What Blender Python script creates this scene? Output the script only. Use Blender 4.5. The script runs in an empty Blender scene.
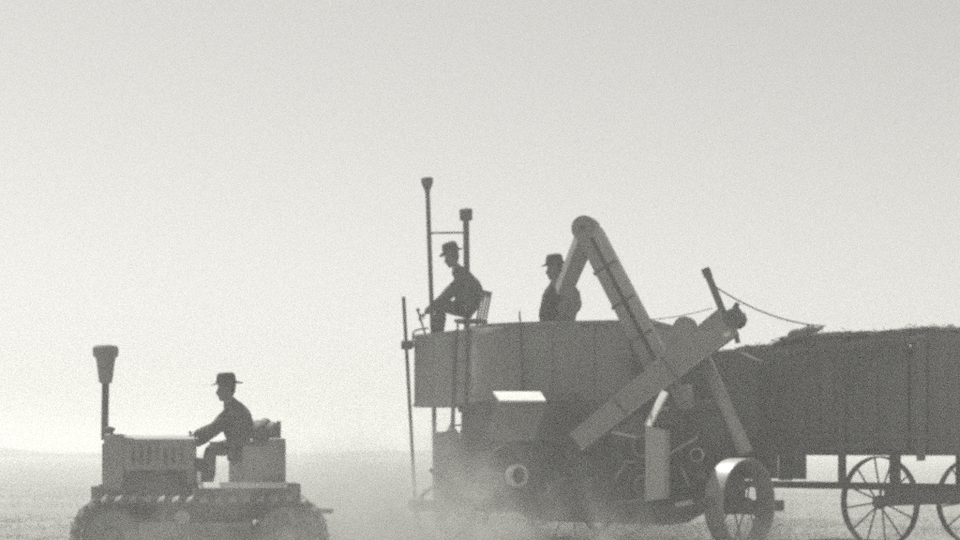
import bpy, bmesh, math, random
from mathutils import Vector, Matrix, noise

random.seed(7)
R = math.radians
sc = bpy.context.scene
col = sc.collection

# ------------------------------------------------------------------ camera
F = 2000.0            # focal length in pixels of the 960 px wide photograph
CAM_Z = 1.2
HORIZON = 448.0
cam_data = bpy.data.cameras.new('camera')
cam_data.sensor_width = 36.0
cam_data.lens = 36.0 * F / 960.0
cam_data.shift_y = (HORIZON - 270.0) / 960.0
cam_data.clip_start = 0.1
cam_data.clip_end = 12000.0
cam = bpy.data.objects.new('camera', cam_data)
cam.location = (0, 0, CAM_Z)
cam.rotation_euler = (R(90), 0, 0)
col.objects.link(cam)
sc.camera = cam
cam_data.dof.use_dof = True
cam_data.dof.focus_distance = 9.0       # the film is softly out of focus
cam_data.dof.aperture_fstop = 4.6

# ------------------------------------------------------------------ sky, sun, exposure
SUN = Vector((-0.27, 0.46, 0.85)).normalized()
sun_el = math.asin(SUN.z)
sun_az = math.atan2(SUN.x, SUN.y)       # clockwise from +Y
world = bpy.data.worlds.new('World')
sc.world = world
world.use_nodes = True
wn = world.node_tree
wn.nodes.clear()
sky = wn.nodes.new('ShaderNodeTexSky')
sky.sky_type = 'NISHITA'
sky.sun_disc = False
sky.sun_elevation = sun_el
sky.sun_rotation = sun_az
sky.dust_density = 1.5
sky.air_density = 1.0
bw = wn.nodes.new('ShaderNodeRGBToBW')  # black-and-white film
tint = wn.nodes.new('ShaderNodeMix'); tint.data_type = 'RGBA'; tint.blend_type = 'MULTIPLY'
tint.inputs[0].default_value = 1.0
tint.inputs[7].default_value = (1.0, 0.995, 0.955, 1)
bg = wn.nodes.new('ShaderNodeBackground')
bg.inputs['Strength'].default_value = 0.098
wo = wn.nodes.new('ShaderNodeOutputWorld')
wn.links.new(sky.outputs[0], bw.inputs[0])
wn.links.new(bw.outputs[0], tint.inputs[6])
wn.links.new(tint.outputs[2], bg.inputs[0])
wn.links.new(bg.outputs[0], wo.inputs[0])

sun_data = bpy.data.lights.new('sun', 'SUN')
sun_data.energy = 4.6
sun_data.angle = R(0.53)
sun_data.color = (1.0, 0.99, 0.95)
sun = bpy.data.objects.new('sun', sun_data)
sun.rotation_euler = SUN.to_track_quat('Z', 'Y').to_euler()
sun.location = (0, 0, 40)
col.objects.link(sun)

sc.view_settings.view_transform = 'Standard'
sc.view_settings.look = 'None'
sc.view_settings.exposure = 0.27
sc.view_settings.gamma = 1.0
sc.view_settings.use_curve_mapping = False
sc.render.engine = 'CYCLES'
sc.cycles.pixel_filter_type = 'BLACKMAN_HARRIS'
sc.cycles.filter_width = 2.2
sc.cycles.volume_max_steps = 256
sc.cycles.volume_bounces = 1
sc.cycles.use_denoising = False      # grain like the film's
sc.cycles.use_adaptive_sampling = True
sc.cycles.adaptive_threshold = 0.08
sc.cycles.adaptive_min_samples = 20

# ------------------------------------------------------------------ materials (all grey: the film has no colour)
def mat(name, v, var=0.25, scale=3.0, rough=0.7, bump=0.15, metal=0.0, streak=0.0, fine=40.0):
    m = bpy.data.materials.new(name); m.use_nodes = True
    nt = m.node_tree; n = nt.nodes; l = nt.links
    b = n['Principled BSDF']
    tc = n.new('ShaderNodeTexCoord')
    mp = n.new('ShaderNodeMapping')
    l.new(tc.outputs['Object'], mp.inputs[0])
    if streak: mp.inputs['Scale'].default_value = (1, 1, 1 - streak)
    a = n.new('ShaderNodeTexNoise'); a.inputs['Scale'].default_value = scale; a.inputs['Detail'].default_value = 6; a.inputs['Roughness'].default_value = 0.6
    c = n.new('ShaderNodeTexNoise'); c.inputs['Scale'].default_value = fine; c.inputs['Detail'].default_value = 4
    l.new(mp.outputs[0], a.inputs[0]); l.new(mp.outputs[0], c.inputs[0])
    oi = n.new('ShaderNodeObjectInfo')
    s = n.new('ShaderNodeMath'); s.operation = 'MULTIPLY_ADD'; s.inputs[1].default_value = 0.35; l.new(c.outputs[0], s.inputs[0]); l.new(a.outputs[0], s.inputs[2])
    s2 = n.new('ShaderNodeMath'); s2.operation = 'MULTIPLY_ADD'; s2.inputs[1].default_value = 0.25; l.new(oi.outputs['Random'], s2.inputs[0]); l.new(s.outputs[0], s2.inputs[2])
    r = n.new('ShaderNodeMapRange')
    r.inputs['From Min'].default_value = 0.45; r.inputs['From Max'].default_value = 1.1
    r.inputs['To Min'].default_value = v * (1 - var); r.inputs['To Max'].default_value = v * (1 + var)
    l.new(s2.outputs[0], r.inputs[0])
    cb = n.new('ShaderNodeCombineColor')
    w = n.new('ShaderNodeMath'); w.operation = 'MULTIPLY'; w.inputs[1].default_value = 0.95; l.new(r.outputs[0], w.inputs[0])
    l.new(r.outputs[0], cb.inputs[0]); l.new(r.outputs[0], cb.inputs[1]); l.new(w.outputs[0], cb.inputs[2])
    l.new(cb.outputs[0], b.inputs['Base Color'])
    b.inputs['Roughness'].default_value = rough
    b.inputs['Metallic'].default_value = metal
    if bump:
        bp = n.new('ShaderNodeBump'); bp.inputs['Strength'].default_value = bump; bp.inputs['Distance'].default_value = 0.03
        l.new(s.outputs[0], bp.inputs['Height']); l.new(bp.outputs[0], b.inputs['Normal'])
    return m

M = {
    'tank': mat('painted_sheet', 0.14, 0.5, 2.2, 0.6, 0.3, streak=0.7),
    'body': mat('dark_boards', 0.075, 0.4, 2.5, 0.8, 0.3),
    'iron': mat('old_iron', 0.05, 0.4, 5.0, 0.65, 0.2),
    'sheet': mat('galvanised_sheet', 0.28, 0.25, 2.5, 0.5, 0.1, streak=0.5),
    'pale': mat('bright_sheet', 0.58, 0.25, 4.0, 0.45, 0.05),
    'trough': mat('conveyor_sheet', 0.20, 0.25, 2.2, 0.6, 0.12, streak=0.4),
    'rimsteel': mat('worn_rim_steel', 0.34, 0.3, 6.0, 0.42, 0.15),
    'pipe': mat('dark_pipe', 0.05, 0.3, 6.0, 0.6, 0.1),
    'wood': mat('weathered_wood', 0.10, 0.35, 3.0, 0.85, 0.4, streak=0.8, fine=25.0),
    'board': mat('grey_wagon_board', 0.10, 0.45, 2.2, 0.85, 0.45, streak=0.85, fine=22.0),
    'tractor': mat('tractor_paint', 0.21, 0.3, 2.5, 0.55, 0.1),
    'track': mat('track_steel', 0.15, 0.45, 6.0, 0.5, 0.3),
    'sunlit_edge': mat('sunlit_shoe_edge', 0.25, 0.25, 8.0, 0.45, 0.1),  # lighter steel: sunlight on the shoe ends is put into the colour
    'leather': mat('seat_leather', 0.07, 0.35, 6.0, 0.7, 0.3),
    'skin': mat('sunburnt_skin', 0.11, 0.1, 8.0, 0.6, 0.05),
    'shirt': mat('dark_work_shirt', 0.055, 0.25, 9.0, 0.9, 0.35),
    'coat': mat('dark_coat', 0.035, 0.25, 9.0, 0.9, 0.35),
    'paleshirt': mat('grey_shirt', 0.19, 0.25, 9.0, 0.9, 0.35),
    'trousers': mat('work_trousers', 0.06, 0.25, 9.0, 0.9, 0.35),
    'boot': mat('dusty_boots', 0.07, 0.3, 9.0, 0.8, 0.2),
    'hat': mat('felt_hat', 0.035, 0.25, 10.0, 0.9, 0.2),
    'hair': mat('dark_hair', 0.03, 0.2, 30.0, 0.8, 0.3),
    'eye': mat('eye_dark', 0.02, 0.1, 8.0, 0.3, 0.0),
    'straw': mat('dry_straw', 0.34, 0.35, 9.0, 0.85, 0.2),
    'darkstraw': mat('weathered_straw', 0.13, 0.4, 9.0, 0.9, 0.2),
    'rope': mat('hemp_rope', 0.15, 0.2, 20.0, 0.9, 0.2),
    'hill': mat('far_ridge', 0.12, 0.3, 0.02, 0.9, 0.0),
}

def ground_mat():
    m = bpy.data.materials.new('dusty_stubble_soil'); m.use_nodes = True
    nt = m.node_tree; n = nt.nodes; l = nt.links; b = n['Principled BSDF']
    tc = n.new('ShaderNodeTexCoord')
    def nz(s, d, ro=0.6):
        t = n.new('ShaderNodeTexNoise'); t.inputs['Scale'].default_value = s; t.inputs['Detail'].default_value = d; t.inputs['Roughness'].default_value = ro
        l.new(tc.outputs['Object'], t.inputs[0]); return t
    a, c, d = nz(0.25, 5), nz(2.2, 6), nz(18.0, 6, 0.7)
    s = n.new('ShaderNodeMath'); s.operation = 'ADD'; l.new(a.outputs[0], s.inputs[0]); l.new(c.outputs[0], s.inputs[1])
    t = n.new('ShaderNodeMath'); t.operation = 'ADD'; l.new(s.outputs[0], t.inputs[0]); l.new(d.outputs[0], t.inputs[1])
    r = n.new('ShaderNodeValToRGB')
    r.color_ramp.elements[0].position = 0.36; r.color_ramp.elements[0].color = (0.19, 0.19, 0.18, 1)
    r.color_ramp.elements[1].position = 0.64; r.color_ramp.elements[1].color = (0.38, 0.38, 0.36, 1)
    q = n.new('ShaderNodeMath'); q.operation = 'MULTIPLY'; q.inputs[1].default_value = 0.3333; l.new(t.outputs[0], q.inputs[0])
    l.new(q.outputs[0], r.inputs[0]); l.new(r.outputs[0], b.inputs['Base Color'])
    b.inputs['Roughness'].default_value = 0.95
    bp = n.new('ShaderNodeBump'); bp.inputs['Strength'].default_value = 0.6; bp.inputs['Distance'].default_value = 0.08
    l.new(t.outputs[0], bp.inputs['Height']); l.new(bp.outputs[0], b.inputs['Normal'])
    return m

# ------------------------------------------------------------------ helpers
def P(px, py, Y):
    """the point at depth Y metres that stands behind a pixel of the photograph"""
    return Vector(((px - 480.0) * Y / F, Y, CAM_Z + (HORIZON - py) * Y / F))

def frame(d, up=Vector((0, 0, 1))):
    d = d.normalized()
    s = d.cross(up)
    if s.length < 1e-4: s = d.cross(Vector((0, 1, 0)))
    s.normalize()
    return s, s.cross(d).normalized(), d     # side, up, forward

class MB:
    def __init__(self): self.v = []; self.f = []; self.m = []; self.cur = 0
    def add(self, vs, fs):
        k = len(self.v); self.v += [Vector(x) for x in vs]
        for f in fs: self.f.append([i + k for i in f]); self.m.append(self.cur)
        return self
    def hexa(self, b, t):
        return self.add(list(b) + list(t), [(3, 2, 1, 0), (4, 5, 6, 7), (0, 1, 5, 4), (1, 2, 6, 5), (2, 3, 7, 6), (3, 0, 4, 7)])
    def box(self, c, sz, ax=None):
        c = Vector(c); x, y, z = ax if ax else (Vector((1, 0, 0)), Vector((0, 1, 0)), Vector((0, 0, 1)))
        hx, hy, hz = sz[0] / 2, sz[1] / 2, sz[2] / 2
        q = [c + x * (sx * hx) + y * (sy * hy) + z * (s * hz) for s in (-1, 1) for sx, sy in ((-1, -1), (1, -1), (1, 1), (-1, 1))]
        return self.hexa(q[:4], q[4:])
    def bar(self, p, q, w, h, w2=None, h2=None, up=Vector((0, 0, 1))):
        p, q = Vector(p), Vector(q); s, u, d = frame(q - p, up)
        w2 = w if w2 is None else w2; h2 = h if h2 is None else h2
        A = [p + s * (a * w / 2) + u * (b * h / 2) for a, b in ((-1, -1), (1, -1), (1, 1), (-1, 1))]
        B = [q + s * (a * w2 / 2) + u * (b * h2 / 2) for a, b in ((-1, -1), (1, -1), (1, 1), (-1, 1))]
        return self.hexa(A, B)
    def tube(self, pts, rs, n=10, cap=True):
        pts = [Vector(p) for p in pts]
        if not hasattr(rs, '__len__'): rs = [rs] * len(pts)
        k = len(self.v); s0 = None
        for i, p in enumerate(pts):
            d = (pts[min(i + 1, len(pts) - 1)] - pts[max(i - 1, 0)])
            s, u, d = frame(d)
            if s0 is not None:
                s = s0 - d * s0.dot(d)
                s.normalize(); u = s.cross(d)
            s0 = s
            for j in range(n):
                a = 2 * math.pi * j / n
                self.v.append(p + (s * math.cos(a) + u * math.sin(a)) * rs[i])
        for i in range(len(pts) - 1):
            for j in range(n):
                j2 = (j + 1) % n
                self.f.append([k + i * n + j, k + i * n + j2, k + (i + 1) * n + j2, k + (i + 1) * n + j]); self.m.append(self.cur)
        if cap:
            self.f.append([k + j for j in range(n)][::-1]); self.m.append(self.cur)
            e = k + (len(pts) - 1) * n
            self.f.append([e + j for j in range(n)]); self.m.append(self.cur)
        return self
    def lathe(self, c, axis, prof, n=24, closed=False, sx=1.0, ref=None):
        """prof: (radius, height along axis)"""
        c = Vector(c); s, u, d = frame(Vector(axis), ref or Vector((0, 0, 1)))
        k = len(self.v)
        for r, h in prof:
            for j in range(n):
                a = 2 * math.pi * j / n
                self.v.append(c + d * h + (s * (math.cos(a) * sx) + u * math.sin(a)) * r)
        m = len(prof)
        for i in range(m if closed else m - 1):
            i2 = (i + 1) % m
            for j in range(n):
                j2 = (j + 1) % n
                self.f.append([k + i * n + j, k + i * n + j2, k + i2 * n + j2, k + i2 * n + j]); self.m.append(self.cur)
        if not closed:
            if prof[0][0] > 1e-4: self.f.append([k + j for j in range(n)][::-1]); self.m.append(self.cur)
            if prof[-1][0] > 1e-4: self.f.append([k + (m - 1) * n + j for j in range(n)]); self.m.append(self.cur)
        return self
    def prism(self, poly, ext):
        ext = Vector(ext); poly = [Vector(p) for p in poly]; n = len(poly)
        fs = [tuple(range(n))[::-1], tuple(range(n, 2 * n))] + [(i, (i + 1) % n, n + (i + 1) % n, n + i) for i in range(n)]
        return self.add(poly + [p + ext for p in poly], fs)
    def ell(self, c, ax, rad, nu=12, nv=8):
        c = Vector(c); k = len(self.v)
        for i in range(nv + 1):
            t = math.pi * i / nv
            for j in range(nu):
                a = 2 * math.pi * j / nu
                self.v.append(c + ax[0] * (rad[0] * math.sin(t) * math.cos(a)) + ax[1] * (rad[1] * math.sin(t) * math.sin(a)) + ax[2] * (rad[2] * math.cos(t)))
        for i in range(nv):
            for j in range(nu):
                j2 = (j + 1) % nu
                self.f.append([k + i * nu + j, k + i * nu + j2, k + (i + 1) * nu + j2, k + (i + 1) * nu + j]); self.m.append(self.cur)
        return self
    def mesh(self, name, origin=Vector((0, 0, 0)), smooth=False):
        me = bpy.data.meshes.new(name)
        me.from_pydata([tuple(p - origin) for p in self.v], [], self.f)
        for p, mi in zip(me.polygons, self.m): p.material_index = mi
        bm = bmesh.new(); bm.from_mesh(me)
        bmesh.ops.remove_doubles(bm, verts=bm.verts, dist=1e-5)
        bmesh.ops.recalc_face_normals(bm, faces=bm.faces)
        bm.to_mesh(me); bm.free()
        if smooth: me.shade_smooth()
        return me

def base(o):
    q = Vector((0, 0, 0))
    while o is not None: q = q + o.location; o = o.parent
    return q

def part(name, mb, m, parent=None, smooth=False, bevel=0.0, loc=None):
    """one mesh object; vertices are given in world coordinates"""
    origin = base(parent) if parent is not None else Vector((0, 0, 0))
    off = Vector(loc) - origin if loc is not None else Vector((0, 0, 0))
    me = mb.mesh(name, origin + off, smooth)
    for x in (m if isinstance(m, (list, tuple)) else [m]): me.materials.append(M[x] if isinstance(x, str) else x)
    o = bpy.data.objects.new(name, me); col.objects.link(o)
    o.parent = parent; o.location = off
    if bevel:
        b = o.modifiers.new('bevel', 'BEVEL'); b.width = bevel; b.segments = 2; b.limit_method = 'ANGLE'; b.angle_limit = R(40)
    return o

def tag(o, label=None, cat=None, group=None, kind=None):
    if label: o['label'] = label
    if cat: o['category'] = cat
    if group: o['group'] = group
    if kind: o['kind'] = kind
    return o

def thing(name, loc, label, cat, group=None):
    o = bpy.data.objects.new(name, None); col.objects.link(o)
    o.location = loc; o.empty_display_size = 0.3
    return tag(o, label, cat, group)

def inst(src, name, parent, matrix):
    """a copy of a piece that shares its mesh, placed relative to its parent"""
    c = src.copy(); c.name = name; col.objects.link(c); c.parent = parent; c.matrix_local = matrix
    return c

def smooth01(t): t = max(0.0, min(1.0, t)); return t * t * (3 - 2 * t)

# ------------------------------------------------------------------ ground, ridge
def gz(x, y):
    dip = smooth01((-0.6 - x) / 1.6) * smooth01((25.5 - y) / 2.2) * smooth01((y - 8) / 8)
    far = smooth01((y - 40) / 60)
    h = -0.2 * dip
    if abs(x) < 60 and y < 90:
        h += 0.035 * noise.noise(Vector((x * 0.5, y * 0.5, 0))) * (1 - far) + 0.012 * noise.noise(Vector((x * 2.3, y * 2.3, 3)))
    return h

def build_ground():
    xs = [-4000, -1500, -500, -150, -60, -30] + [-16 + 0.16 * i for i in range(201)] + [30, 60, 150, 500, 1500, 4000]
    ys = [-300, -60, -10, 4] + [10 + 0.2 * i for i in range(151)] + [44, 50, 60, 80, 120, 200, 400, 800, 1600, 3000, 6000]
    v = [(x, y, gz(x, y)) for y in ys for x in xs]
    n = len(xs)
    f = [(j * n + i, j * n + i + 1, (j + 1) * n + i + 1, (j + 1) * n + i) for j in range(len(ys) - 1) for i in range(n - 1)]
    me = bpy.data.meshes.new('ground'); me.from_pydata(v, [], f); me.shade_smooth()
    me.materials.append(ground_mat())
    o = bpy.data.objects.new('ground', me); col.objects.link(o); tag(o, kind='structure')
build_ground()

def build_hills():
    v = []; f = []
    n = 240; rows = 7
    for i in range(n + 1):
        x = -900 + 1800 * i / n
        hh = 2.6 + 1.6 * noise.noise(Vector((x * 0.006, 1.3, 0))) + 0.9 * noise.noise(Vector((x * 0.03, 4.3, 0))) + 0.5 * noise.noise(Vector((x * 0.11, 7.3, 0)))
        hh *= 0.9; hh = hh * smooth01(0.55 + 2.2 * noise.noise(Vector((x * 0.021, 2.2, 5)))) - 1.2 + 0.8 * smooth01((-20 - x) / 60)
        for j in range(rows):
            t = j / (rows - 1)
            v.append((x * 0.6, 250 + 60 * t, -0.4 + (hh * 0.42 + 1.0) * math.sin(math.pi * t)))
    for i in range(n):
        for j in range(rows - 1):
            a = i * rows + j; f.append((a, a + rows, a + rows + 1, a + 1))
    me = bpy.data.meshes.new('hills'); me.from_pydata(v, [], f); me.shade_smooth(); me.materials.append(M['hill'])
    o = bpy.data.objects.new('hills', me); col.objects.link(o); tag(o, kind='structure')
build_hills()

def blades(name, spots, m, label, parent=None):
    v = []; f = []
    org = base(parent) if parent is not None else Vector((0, 0, 0))
    for p, tip, w in spots:
        d = tip - p; s = d.cross(Vector((random.uniform(-1, 1), random.uniform(-1, 1), 0.2))); 
        if s.length < 1e-5: s = Vector((1, 0, 0))
        s = s.normalized() * w; u = d.cross(s).normalized() * w * 0.7
        k = len(v); p = p - org; tip = tip - org
        v += [p + s, p - s * 0.5 + u, p - s * 0.5 - u, tip]
        f += [(k, k + 1, k + 3), (k + 1, k + 2, k + 3), (k + 2, k, k + 3)]
    me = bpy.data.meshes.new(name); me.from_pydata([tuple(q) for q in v], [], f); me.materials.append(M[m])
    o = bpy.data.objects.new(name, me); col.objects.link(o); o.parent = parent
    tag(o, label, None, None, 'stuff')
    return o

def build_stubble():
    sp = []
    ca, sa = math.cos(R(18)), math.sin(R(18))
    for i in range(46000):
        x = random.uniform(-14, 14); y = random.uniform(17, 60) if random.random() < 0.4 else random.uniform(17, 33)
        row = round((x * sa + y * ca) / 0.24) * 0.24 + random.gauss(0, 0.03)
        al = x * ca - y * sa
        x, y = al * ca + row * sa, -al * sa + row * ca
        if y < 16: continue
        if noise.noise(Vector((x * 0.4, y * 0.4, 9))) < -0.12: continue
        p = Vector((x, y, gz(x, y) - 0.01))
        h = random.uniform(0.03, 0.10)
        sp.append((p, p + Vector((random.gauss(0, 0.4) * h, random.gauss(0, 0.4) * h, h)), random.uniform(0.003, 0.006)))
    for i in range(9000):       # loose straw lying on the soil
        x = random.uniform(-10, 12); y = random.uniform(17, 36)
        p = Vector((x, y, gz(x, y) + 0.012)); a = random.uniform(0, 6.28); L = random.uniform(0.08, 0.25)
        sp.append((p, p + Vector((math.cos(a) * L, math.sin(a) * L, random.uniform(0, 0.05))), 0.004))
    blades('stubble', sp, 'straw', 'short pale stubble and loose straw across the field')
build_stubble()

# ------------------------------------------------------------------ spoked steel wheel (a part with sub-parts)
def steel_wheel(parent, name, c, axle, rad, width, nsp, rim_m='rimsteel', lugs=0):
    c = Vector(c); axle = Vector(axle).normalized(); s, u, d = frame(axle)
    hw = width / 2
    hub = MB().lathe(c, axle, [(0.035, -hw * 1.1), (0.075, -hw), (0.085, -hw * 0.4), (0.085, hw * 0.4), (0.075, hw), (0.035, hw * 1.1)], 18)
    w = part(name, hub, 'iron', parent, smooth=False, loc=c)
    t = 0.018
    part('rim', MB().lathe(c, axle, [(rad - t, -hw), (rad - 0.004, -hw), (rad, -hw * 0.9), (rad, hw * 0.9), (rad - 0.004, hw), (rad - t, hw), (rad - t, hw * 0.8), (rad - t - 0.0, 0), (rad - t, -hw * 0.8)], 56, closed=True), rim_m, w, smooth=True)
    for i in range(nsp):
        a = 2 * math.pi * (i + 0.3) / nsp; e = 1 if i % 2 else -1
        q = s * math.cos(a) + u * math.sin(a)
        part('spoke', MB().tube([c + q * 0.06 + axle * (e * hw * 0.7), c + q * (rad - t) + axle * (e * hw * 0.22)], 0.011, 6), 'iron', w)
    if lugs:
        for i in range(lugs):
            a = 2 * math.pi * i / lugs
            q = s * math.cos(a) + u * math.sin(a); tt = -s * math.sin(a) + u * math.cos(a)
            part('lug', MB().bar(c + q * (rad + 0.012) - axle * hw * 0.85 - tt * 0.05, c + q * (rad + 0.012) + axle * hw * 0.85 + tt * 0.05, 0.03, 0.028, up=q), 'iron', w)
    return w

# ------------------------------------------------------------------ people
def catmull(a, n): return a

def build_head(mb, c, fwd, up, mi_skin, mi_hair, mi_eye, k=1.0):
    """c: centre of the skull; one closed lofted head with brow, nose, chin, ears, eyes"""
    fwd = fwd.normalized(); side = fwd.cross(up).normalized(); up = side.cross(fwd).normalized()
    #      h,    half width, front, back
    rings = [(-0.122, 0.020, 0.060, 0.005), (-0.115, 0.034, 0.082, 0.020), (-0.095, 0.050, 0.090, 0.048), (-0.065, 0.060, 0.092, 0.070),
             (-0.035, 0.068, 0.094, 0.085), (-0.005, 0.073, 0.091, 0.095), (0.020, 0.076, 0.092, 0.100), (0.050, 0.077, 0.093, 0.101),
             (0.080, 0.071, 0.084, 0.094), (0.103, 0.055, 0.064, 0.074), (0.117, 0.030, 0.036, 0.042), (0.122, 0.008, 0.01, 0.012)]
    n = 20; k0 = len(mb.v); mb.cur = mi_skin
    for h, w, fr, bk in rings:
        for j in range(n):
            a = 2 * math.pi * j / n
            y = math.cos(a); x = math.sin(a)
            d = (fr if y > 0 else bk) * y
            if j == 0 and -0.05 < h < 0.01: d += {-0.035: 0.026, -0.005: 0.016}.get(h, 0.0)
            if j in (1, n - 1) and h == -0.035: d += 0.006
            if j == 0 and h == -0.065: d += 0.004
            if j in (2, n - 2) and h == -0.005: d -= 0.008
            mb.v.append(c + (side * (x * w) + fwd * d + up * h) * k)
    for i in range(len(rings) - 1):
        for j in range(n):
            j2 = (j + 1) % n
            mb.f.append([k0 + i * n + j, k0 + i * n + j2, k0 + (i + 1) * n + j2, k0 + (i + 1) * n + j])
            hair = rings[i][0] > 0.03 or (rings[i][0] > -0.04 and 6 <= j <= 13)
            mb.m.append(mi_hair if hair else mi_skin)
    mb.f.append([k0 + j for j in range(n)][::-1]); mb.m.append(mi_skin)
    for s in (-1, 1):
        mb.cur = mi_skin
        mb.ell(c + (side * (s * 0.076) + fwd * -0.012 + up * -0.015) * k, (fwd, side, up), (0.018 * k, 0.008 * k, 0.032 * k), 8, 6)
        mb.cur = mi_eye
        mb.ell(c + (side * (s * 0.031) + fwd * 0.080 + up * 0.0) * k, (fwd, side, up), (0.010 * k, 0.013 * k, 0.009 * k), 8, 6)
    mb.cur = mi_skin
    # lips
    mb.ell(c + (fwd * 0.090 + up * -0.068) * k, (fwd, side, up), (0.008 * k, 0.024 * k, 0.007 * k), 8, 6)

def build_hand(mb, wrist, d, palm_n, mi, curl=0.9, thumb_side=1):
    """palm and five unequal bent fingers; d: direction of the hand, palm_n: the way the palm faces"""
    mb.cur = mi
    d = d.normalized(); s = d.cross(palm_n).normalized(); palm_n = s.cross(d).normalized()
    pc = wrist + d * 0.05
    mb.ell(pc, (d, s, palm_n), (0.060, 0.043, 0.019), 12, 8)
    for i, (off, L) in enumerate(((-0.031, 0.066), (-0.010, 0.078), (0.011, 0.083), (0.031, 0.075))):
        b = pc + d * 0.040 + s * off * thumb_side
        pts = [b]; ang = 0.25 * curl; cur = b
        for seg, fr in ((0, 0.42), (1, 0.33), (2, 0.25)):
            dd = d * math.cos(ang) + palm_n * math.sin(ang)
            cur = cur + dd * L * fr; pts.append(cur); ang += 0.75 * curl
        mb.tube(pts, [0.0100, 0.0095, 0.0085, 0.0065], 7)
    b = pc - d * 0.015 + s * 0.036 * thumb_side
    td = (d * 0.7 + s * 0.6 * thumb_side + palm_n * 0.3).normalized()
    td2 = (d * 0.85 + palm_n * 0.45).normalized()
    mb.tube([b, b + td * 0.034, b + td * 0.034 + td2 * 0.03], [0.012, 0.0105, 0.008], 7)

def build_person(label, cat, J, top='shirt', legs='trousers', hat_tilt=0.0, torso_w=1.0, head_k=1.0, arm_mat=None, crown=1.0, brim=1.0):
    """J: joints in world coordinates. The body is one skinned mesh."""
    base_pt = J['base']
    root = thing('person', base_pt, label, cat)
    lat = J['lat']             # unit vector to the person's left side
    ch = J['chest']; pe = J['pelvis']; nk = J['neck']
    mid = pe.lerp(ch, 0.5) + J.get('bow', Vector((0, 0, 0)))
    verts = []; rad = []; edges = []; tags = []
    def vtx(p, r): verts.append(tuple(p)); rad.append(r); return len(verts) - 1
    tw = torso_w
    ip = vtx(pe, (0.150 * tw, 0.175 * tw)); im = vtx(mid, (0.150 * tw, 0.175 * tw)); ic = vtx(ch, (0.150 * tw, 0.185 * tw))
    inb = vtx(ch.lerp(nk, 0.62), (0.125, 0.16)); ink = vtx(nk, (0.072, 0.072)); ih = vtx(J['head'] - J['up'] * 0.07, (0.058, 0.058))
    E = lambda a, b, t: (edges.append((a, b)), tags.append((Vector(verts[a]), Vector(verts[b]), t)))
    E(ip, im, 1); E(im, ic, 1); E(ic, inb, 1); E(inb, ink, 1); E(ink, ih, 0)
    for sd in ('l', 'r'):
        sh, el, wr = J['sh_' + sd], J['el_' + sd], J['wr_' + sd]
        a = vtx(sh, (0.102, 0.102)); a2 = vtx(sh.lerp(el, 0.5), (0.088, 0.088)); b = vtx(el, (0.076, 0.076)); b2 = vtx(el.lerp(wr, 0.4), (0.068, 0.068)); c = vtx(wr, (0.048, 0.048)); d = vtx(wr + (wr - el).normalized() * 0.04, (0.026, 0.03))
        t = 4 if sd == 'l' else 1
        E(ic, a, 1); E(a, a2, t); E(a2, b, t); E(b, b2, t); E(b2, c, t); E(c, d, 0)
        hp, kn, an, toe = J['hp_' + sd], J['kn_' + sd], J['an_' + sd], J['toe_' + sd]
        a = vtx(hp, (0.112, 0.112)); a2 = vtx(hp.lerp(kn, 0.5), (0.100, 0.100)); b = vtx(kn, (0.082, 0.082)); b2 = vtx(kn.lerp(an, 0.35), (0.080, 0.080)); c = vtx(an, (0.068, 0.068)); h0 = vtx(an + Vector((0, 0, -0.06)), (0.048, 0.045)); d = vtx(toe, (0.042, 0.035))
        E(ip, a, 2); E(a, a2, 2); E(a2, b, 2); E(b, b2, 2); E(b2, c, 2); E(c, h0, 3); E(h0, d, 3)
    me = bpy.data.meshes.new('tmp'); me.from_pydata(verts, edges, [])
    o = bpy.data.objects.new('tmp', me); col.objects.link(o)
    sk = o.modifiers.new('skin', 'SKIN'); sk.use_smooth_shade = True; sk.branch_smoothing = 0.6
    for i, r in enumerate(rad):
        me.skin_vertices[0].data[i].radius = r
        me.skin_vertices[0].data[i].use_root = (i == 0)
    ss = o.modifiers.new('sub', 'SUBSURF'); ss.levels = 2; ss.render_levels = 2
    dg = bpy.context.evaluated_depsgraph_get()
    ev = bpy.data.meshes.new_from_object(o.evaluated_get(dg))
    mb = MB()
    def segd(p, a, b):
        t = max(0.0, min(1.0, (p - a).dot(b - a) / max(1e-9, (b - a).length_squared))); return (p - a.lerp(b, t)).length
    for vv in ev.vertices:
        p = vv.co.copy()
        w = noise.noise(p * 9.0) * 0.016 + abs(noise.noise(Vector((p.x * 16, p.y * 16, p.z * 30)))) * 0.014
        mb.v.append(p + vv.normal * w)
    for pl in ev.polygons:
        c = pl.center
        t = min(tags, key=lambda g: segd(c, g[0], g[1]))[2]
        mb.f.append(list(pl.vertices)); mb.m.append(t)
    bpy.data.objects.remove(o); bpy.data.meshes.remove(me); bpy.data.meshes.remove(ev)
    # slots: 0 skin 1 shirt 2 trousers 3 boots 4 sleeve 5 hair 6 eyes
    fwd, up = J['face'], J['up']
    build_head(mb, J['head'], fwd, up, 0, 5, 6, head_k)
    for sd, sg in (('l', 1), ('r', -1)):
        d = J.get('hd_' + sd) or (J['wr_' + sd] - J['el_' + sd])
        pn = J.get('pn_' + sd) or Vector((0, 0, -1))
        build_hand(mb, J['wr_' + sd] + (J['wr_' + sd] - J['el_' + sd]).normalized() * 0.02, d, pn, 0, 1.0, 1)
    part('body', mb, ['skin', top, legs, 'boot', arm_mat or top, 'hair', 'eye'], root, smooth=True)
    # hat: oval crown with a dent, curled brim, band
    hu = (up + fwd.normalized() * hat_tilt).normalized(); hs = fwd.cross(hu).normalized(); hf = hu.cross(hs).normalized()
    hc = J['head'] + up * 0.062 * head_k
    h = MB(); n = 28; k = head_k
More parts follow.
